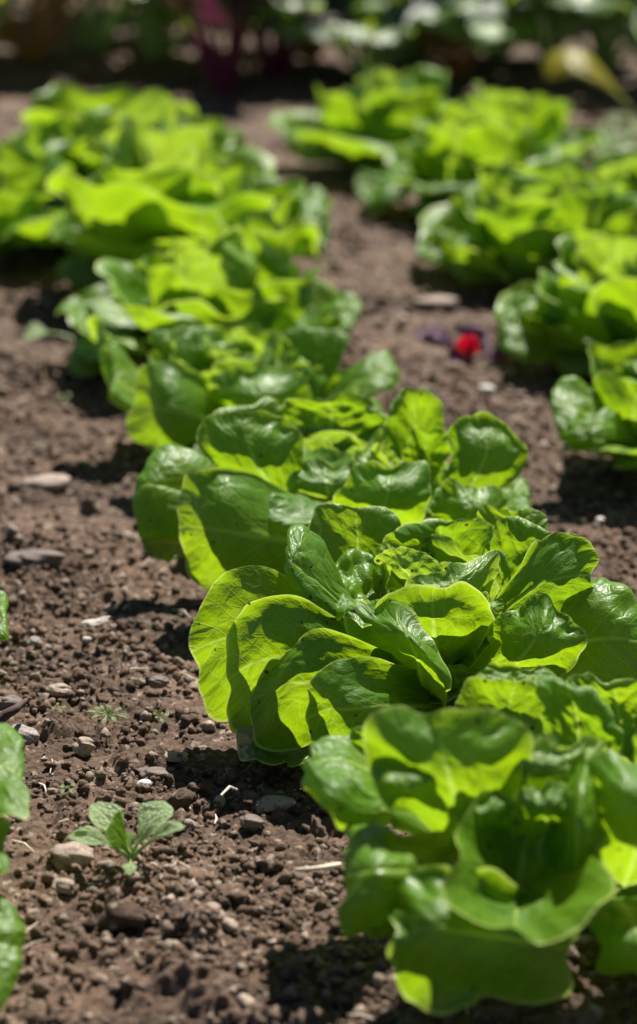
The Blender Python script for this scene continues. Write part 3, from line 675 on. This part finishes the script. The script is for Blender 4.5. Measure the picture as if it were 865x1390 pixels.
g = random.Random(99); parts = []
for i in range(260):
    y = g.uniform(1.3, 3.4); x = g.uniform(-.22, .22) * y
    z = float(soil_height(np.array([x]), np.array([y]))[0]) + .002
    a = g.uniform(0, math.pi); ln = g.uniform(.003, .013); b = a + g.uniform(-.6, .6)
    p0 = np.array([x, y, z]); p1 = p0 + [ln * math.cos(a), ln * math.sin(a), g.uniform(0, .003)]; p2 = p1 + [ln * math.cos(b), ln * math.sin(b), g.uniform(-.002, .002)]
    parts.append(tube([p0, p1, p2], [.0003, g.uniform(.0004, .0009), .0003], 5))
V, Q, U = merge(parts)
tag(mesh_from('plant_debris', V, Q, M_STRAW), 'tiny dry stalks and fibres scattered on the soil', None, None, 'stuff')

# ------------------------------------------------------------------ small plants
def seedling(px, py, label, leaves, name='seedling', cat='seedling', group=None, stalk=M_STALK_G, mat=M_SEED, n=20):
    """leaves: (tip px, tip py, depth cm, width px, material)"""
    org = on_plane(px, py, 0.004)
    root = empty(name, org, label, cat, group)
    zc = np.dot(org - cam_pos, fwd)
    for i, lf in enumerate(leaves):
        tx, ty, d, wpx = lf[:4]; mt = lf[4] if len(lf) > 4 else mat; frac = lf[5] if len(lf) > 5 else .35
        T = at_depth(tx, ty, org[1] + d / 100); T[2] = max(T[2], .004)
        base = org + np.array([0, 0, .002])
        mid = base + (T - base) * frac + np.array([0, 0, np.linalg.norm(T - base) * .10])
        hw = wpx / F * zc / 2 * 1.15
        ax = T - mid; side = np.cross(ax, UP + np.array([0, -.6, 0])); side /= np.linalg.norm(side) + 1e-9
        C = (T + mid) / 2 + np.array([0, 0, .12 * np.linalg.norm(ax)])
        L_ = C - side * hw + np.array([0, 0, hw * .2]); R_ = C + side * hw + np.array([0, 0, hw * .2])
        ln = np.linalg.norm(ax)
        geo = leaf_geo(mid, T, L_, R_, C, n=n, lip=ln * .02, ruf=ln * .018, puck=ln * .008, narrow=.4, up=UP, sq=-.08, rufn=3)
        V, Q, U = geo
        lo = mesh_from('leaf', V - org, Q, mt, root, U)
        V, Q, U = tube([base, base + (mid - base) * .5 + np.array([0, 0, .001]), mid, mid + (C - mid) * .5], [ln * .05, ln * .045, ln * .04, ln * .02])
        mesh_from('stalk', V - org, Q, stalk, lo, U)
    return root
seedling(178, 1172, 'blurred young weed seedling with pale oblong leaves at the lower left', [
 (124,1093,2.6,42,M_SEED,.12), (230,1090,2.4,42,M_SEED,.12), (92,1136,.4,26,M_SEED,.2), (252,1122,-.6,20,M_SEED,.3), (146,1122,-1.2,50,M_LEAF,.05), (176,1192,-1.6,18,M_SEED,.3), (170,1130,1.5,22,M_LEAF,.2)], n=26)
seedling(146, 976, 'small feathery green weed between the sharp lettuce and the left edge', [
 (118,966,0,5), (122,976,-.4,5), (136,958,.6,5), (150,957,.5,6), (166,962,.2,5), (175,975,-.3,5), (158,980,-.8,5), (140,984,-.9,5), (128,960,.3,4)], name='weed', cat='weed', n=12)
seedling(80, 965, 'tiny weed sprig left of the feathery one', [(70,962,0,4), (78,954,.3,4), (90,960,0,4), (84,968,-.4,4)], name='weed', cat='weed', n=10)
seedling(216, 978, 'tiny yellowish weed sprout right of the feathery one', [(208,967,.2,6,M_YELL), (218,964,.2,6,M_LEAF), (230,970,0,6,M_SEED), (222,981,-.5,5,M_SEED)], name='weed', cat='weed', n=12)
seedling(92, 1074, 'tiny two-leaved sprout above the big tan stone', [(82,1067,.1,7), (102,1064,.2,7), (100,1077,-.4,6), (82,1078,-.4,6)], name='weed', cat='weed', n=12)
seedling(88, 545, 'blurred tiny green sprout left of the fourth lettuce', [(80,536,0,8), (96,535,.2,8), (88,548,-.5,7)], name='weed', cat='weed', n=10)
seedling(635, 498, 'small purple-leaved seedling with one bright red leaf on the path', [
 (574,446,.5,26,M_PURP,.2), (646,440,1.5,34,M_PURP,.2), (696,488,-.5,24,M_PURP,.15), (606,486,-.5,22,M_PURP,.1), (590,462,.8,22,M_PURP,.2), (668,460,.8,24,M_PURP,.2), (630,456,-.6,30,M_RED,.1), (646,462,-.3,20,M_RED,.15), (560,456,.2,26,M_PURP,.25), (706,480,.3,24,M_PURP,.25)], stalk=M_STALK_R, n=20)
seedling(800, 480, 'upright pale sprout in front of the second right-row lettuce', [(797,450,0,16,M_SEED,.6)], n=12)
seedling(100, 462, 'small pale fallen leaf with a stalk on the soil left of the fifth lettuce', [(30,458,0,28,M_SEED,.45)], name='fallen_leaf', cat='leaf', n=16)
for i, (x, y) in enumerate([(815, 205), (845, 185), (838, 222), (868, 205)]):
    seedling(x, y, ['blurred low seedling at the right beyond the row, nearest the lettuce', 'blurred low seedling at the right, farthest back of four', 'blurred low seedling at the right, nearest the camera of four', 'blurred low seedling cut by the right photo edge'][i],
      [(x-28,y-12,0,30,M_LEAF), (x+26,y-14,0,30), (x-4,y-30,2,30,M_LEAF), (x+2,y-2,-3,28), (x-16,y-24,1,16), (x+14,y-26,1,16, M_YELL if i == 1 else M_SEED)], group='seedlings beyond the right-hand row', n=12)

# ------------------------------------------------------------------ far bed: chard, beet and cabbage plants
def bed_plant(px, py, kind, label, hgt, seed, cnt=13):
    g = random.Random(seed)
    org = on_plane(px, py, 0.0)
    nm, cat, mats, st = {'chard': ('chard_plant', 'chard', [M_DARK, M_LEAF, M_LEAF], M_STALK_G), 'beet': ('beet_plant', 'beet', [M_DARK, M_DARK, M_PURP_DARK], M_STALK_R),
       'gold': ('chard_plant', 'chard', [M_DARK, M_YELL, M_LEAF], M_STALK_O), 'cabbage': ('cabbage_plant', 'cabbage', [M_GREY, M_GREY, M_DARK], M_STALK_G)}[kind]
    root = empty(nm, org, label, cat, 'plants of the far bed')
    for i in range(cnt):
        phi = i * 2.4 + g.uniform(-.3, .3); tilt = g.uniform(.2, 1.25); ln = hgt * 1.15 * g.uniform(.7, 1.1)
        er = np.array([math.cos(phi), math.sin(phi), 0]); et = np.array([-math.sin(phi), math.cos(phi), 0])
        base = er * .012
        mid = er * ln * .42 * math.sin(tilt) + UP * ln * .5 * math.cos(tilt * .7)
        T = er * ln * 1.0 * math.sin(tilt) + UP * ln * (.98 * math.cos(tilt) - .05)
        T[2] = max(T[2], .02)
        C = (mid + T) / 2 + UP * ln * .09
        hw = ln * g.uniform(.24, .36)
        L_ = C + et * hw + UP * g.uniform(-.01, .03); R_ = C - et * hw + UP * g.uniform(-.01, .03)
        V, Q, U = leaf_geo(mid, T, L_, R_, C, n=16, lip=.008, ruf=.014, puck=.004, narrow=.5, up=UP - er * .5, seed=g.randint(1, 9999))
        lo = mesh_from('leaf', V, Q, g.choice(mats), root, U)
        V, Q, U = tube([base, mid * .55 + er * .004, mid, (mid + C) / 2], [.006, .005, .004, .002])
        mesh_from('stalk', V, Q, st, lo, U)
    return root
bp = [(-40, 62, 'chard', .30), (45, 52, 'gold', .30), (130, 40, 'chard', .30), (215, 50, 'chard', .26), (305, 92, 'beet', .24), (370, 75, 'beet', .22), (420, 50, 'gold', .28),
      (500, 82, 'cabbage', .20), (560, 60, 'cabbage', .26), (620, 72, 'gold', .22), (675, 50, 'cabbage', .26), (745, 45, 'chard', .26), (820, 60, 'cabbage', .24), (900, 80, 'cabbage', .26)]
where = ['beyond the left photo edge corner', 'with orange stalks at the top left', 'in the top left, dense green', 'between the top left plants and the beets', 'with purple stalks at the top, left of centre',
  'with purple stalks just right of the first beet', 'with orange stalks at the top centre', 'with shiny grey leaves behind the right-hand row', 'with shiny grey leaves, second from the beets', 'low with yellowing leaves, between grey plants',
  'with grey leaves right of the yellowing chard', 'at the top right behind the yellow leaf', 'with grey leaves at the top right', 'at the top right corner cut by the edge']
for i, (x, y, k, h) in enumerate(bp):
    kn = {'chard': 'green chard plant', 'gold': 'chard plant', 'beet': 'beet plant', 'cabbage': 'young cabbage plant'}[k]
    bed_plant(x, y + 28, k, f'blurred {kn} {where[i]}', h, 200 + i)
wh2 = ['far left', 'left of the first gap', 'behind the beets', 'at the middle', 'right of the middle', 'behind the grey cabbages', 'behind the yellow leaf', 'far right']
for i in range(8):
    bed_plant(-60 + i * 135, 2 + (i % 3) * 12, ['chard', 'gold', 'beet', 'chard', 'cabbage', 'chard', 'gold', 'chard'][i], f'blurred dark plant of the back row, {wh2[i]}', .34, 300 + i, 13)
def lone_leaf(p, mat, label):
    org = on_plane(*p[0][:2], 0.0); pts = [at_depth(x, y, org[1] + d / 100) for x, y, d in p]
    V, Q, U = leaf_geo(*pts, n=20, up=UP, lip=.004, ruf=.004, puck=.001)
    V[:, 2] = np.maximum(V[:, 2], .004)
    o = mesh_from('fallen_leaf', V - org, Q, mat, None, U); o.location = org
    return tag(o, label, 'leaf')
lone_leaf([(856,150,0),(738,98,0),(800,108,-4),(790,66,3),(797,84,-1)], M_YELL, 'long yellow leaf arching over the far bed at the top right')
lone_leaf([(770,175,0),(700,168,0),(735,180,-5),(735,155,3),(735,160,0)], M_YELL, 'orange-yellow leaf on the soil behind the right-hand row')
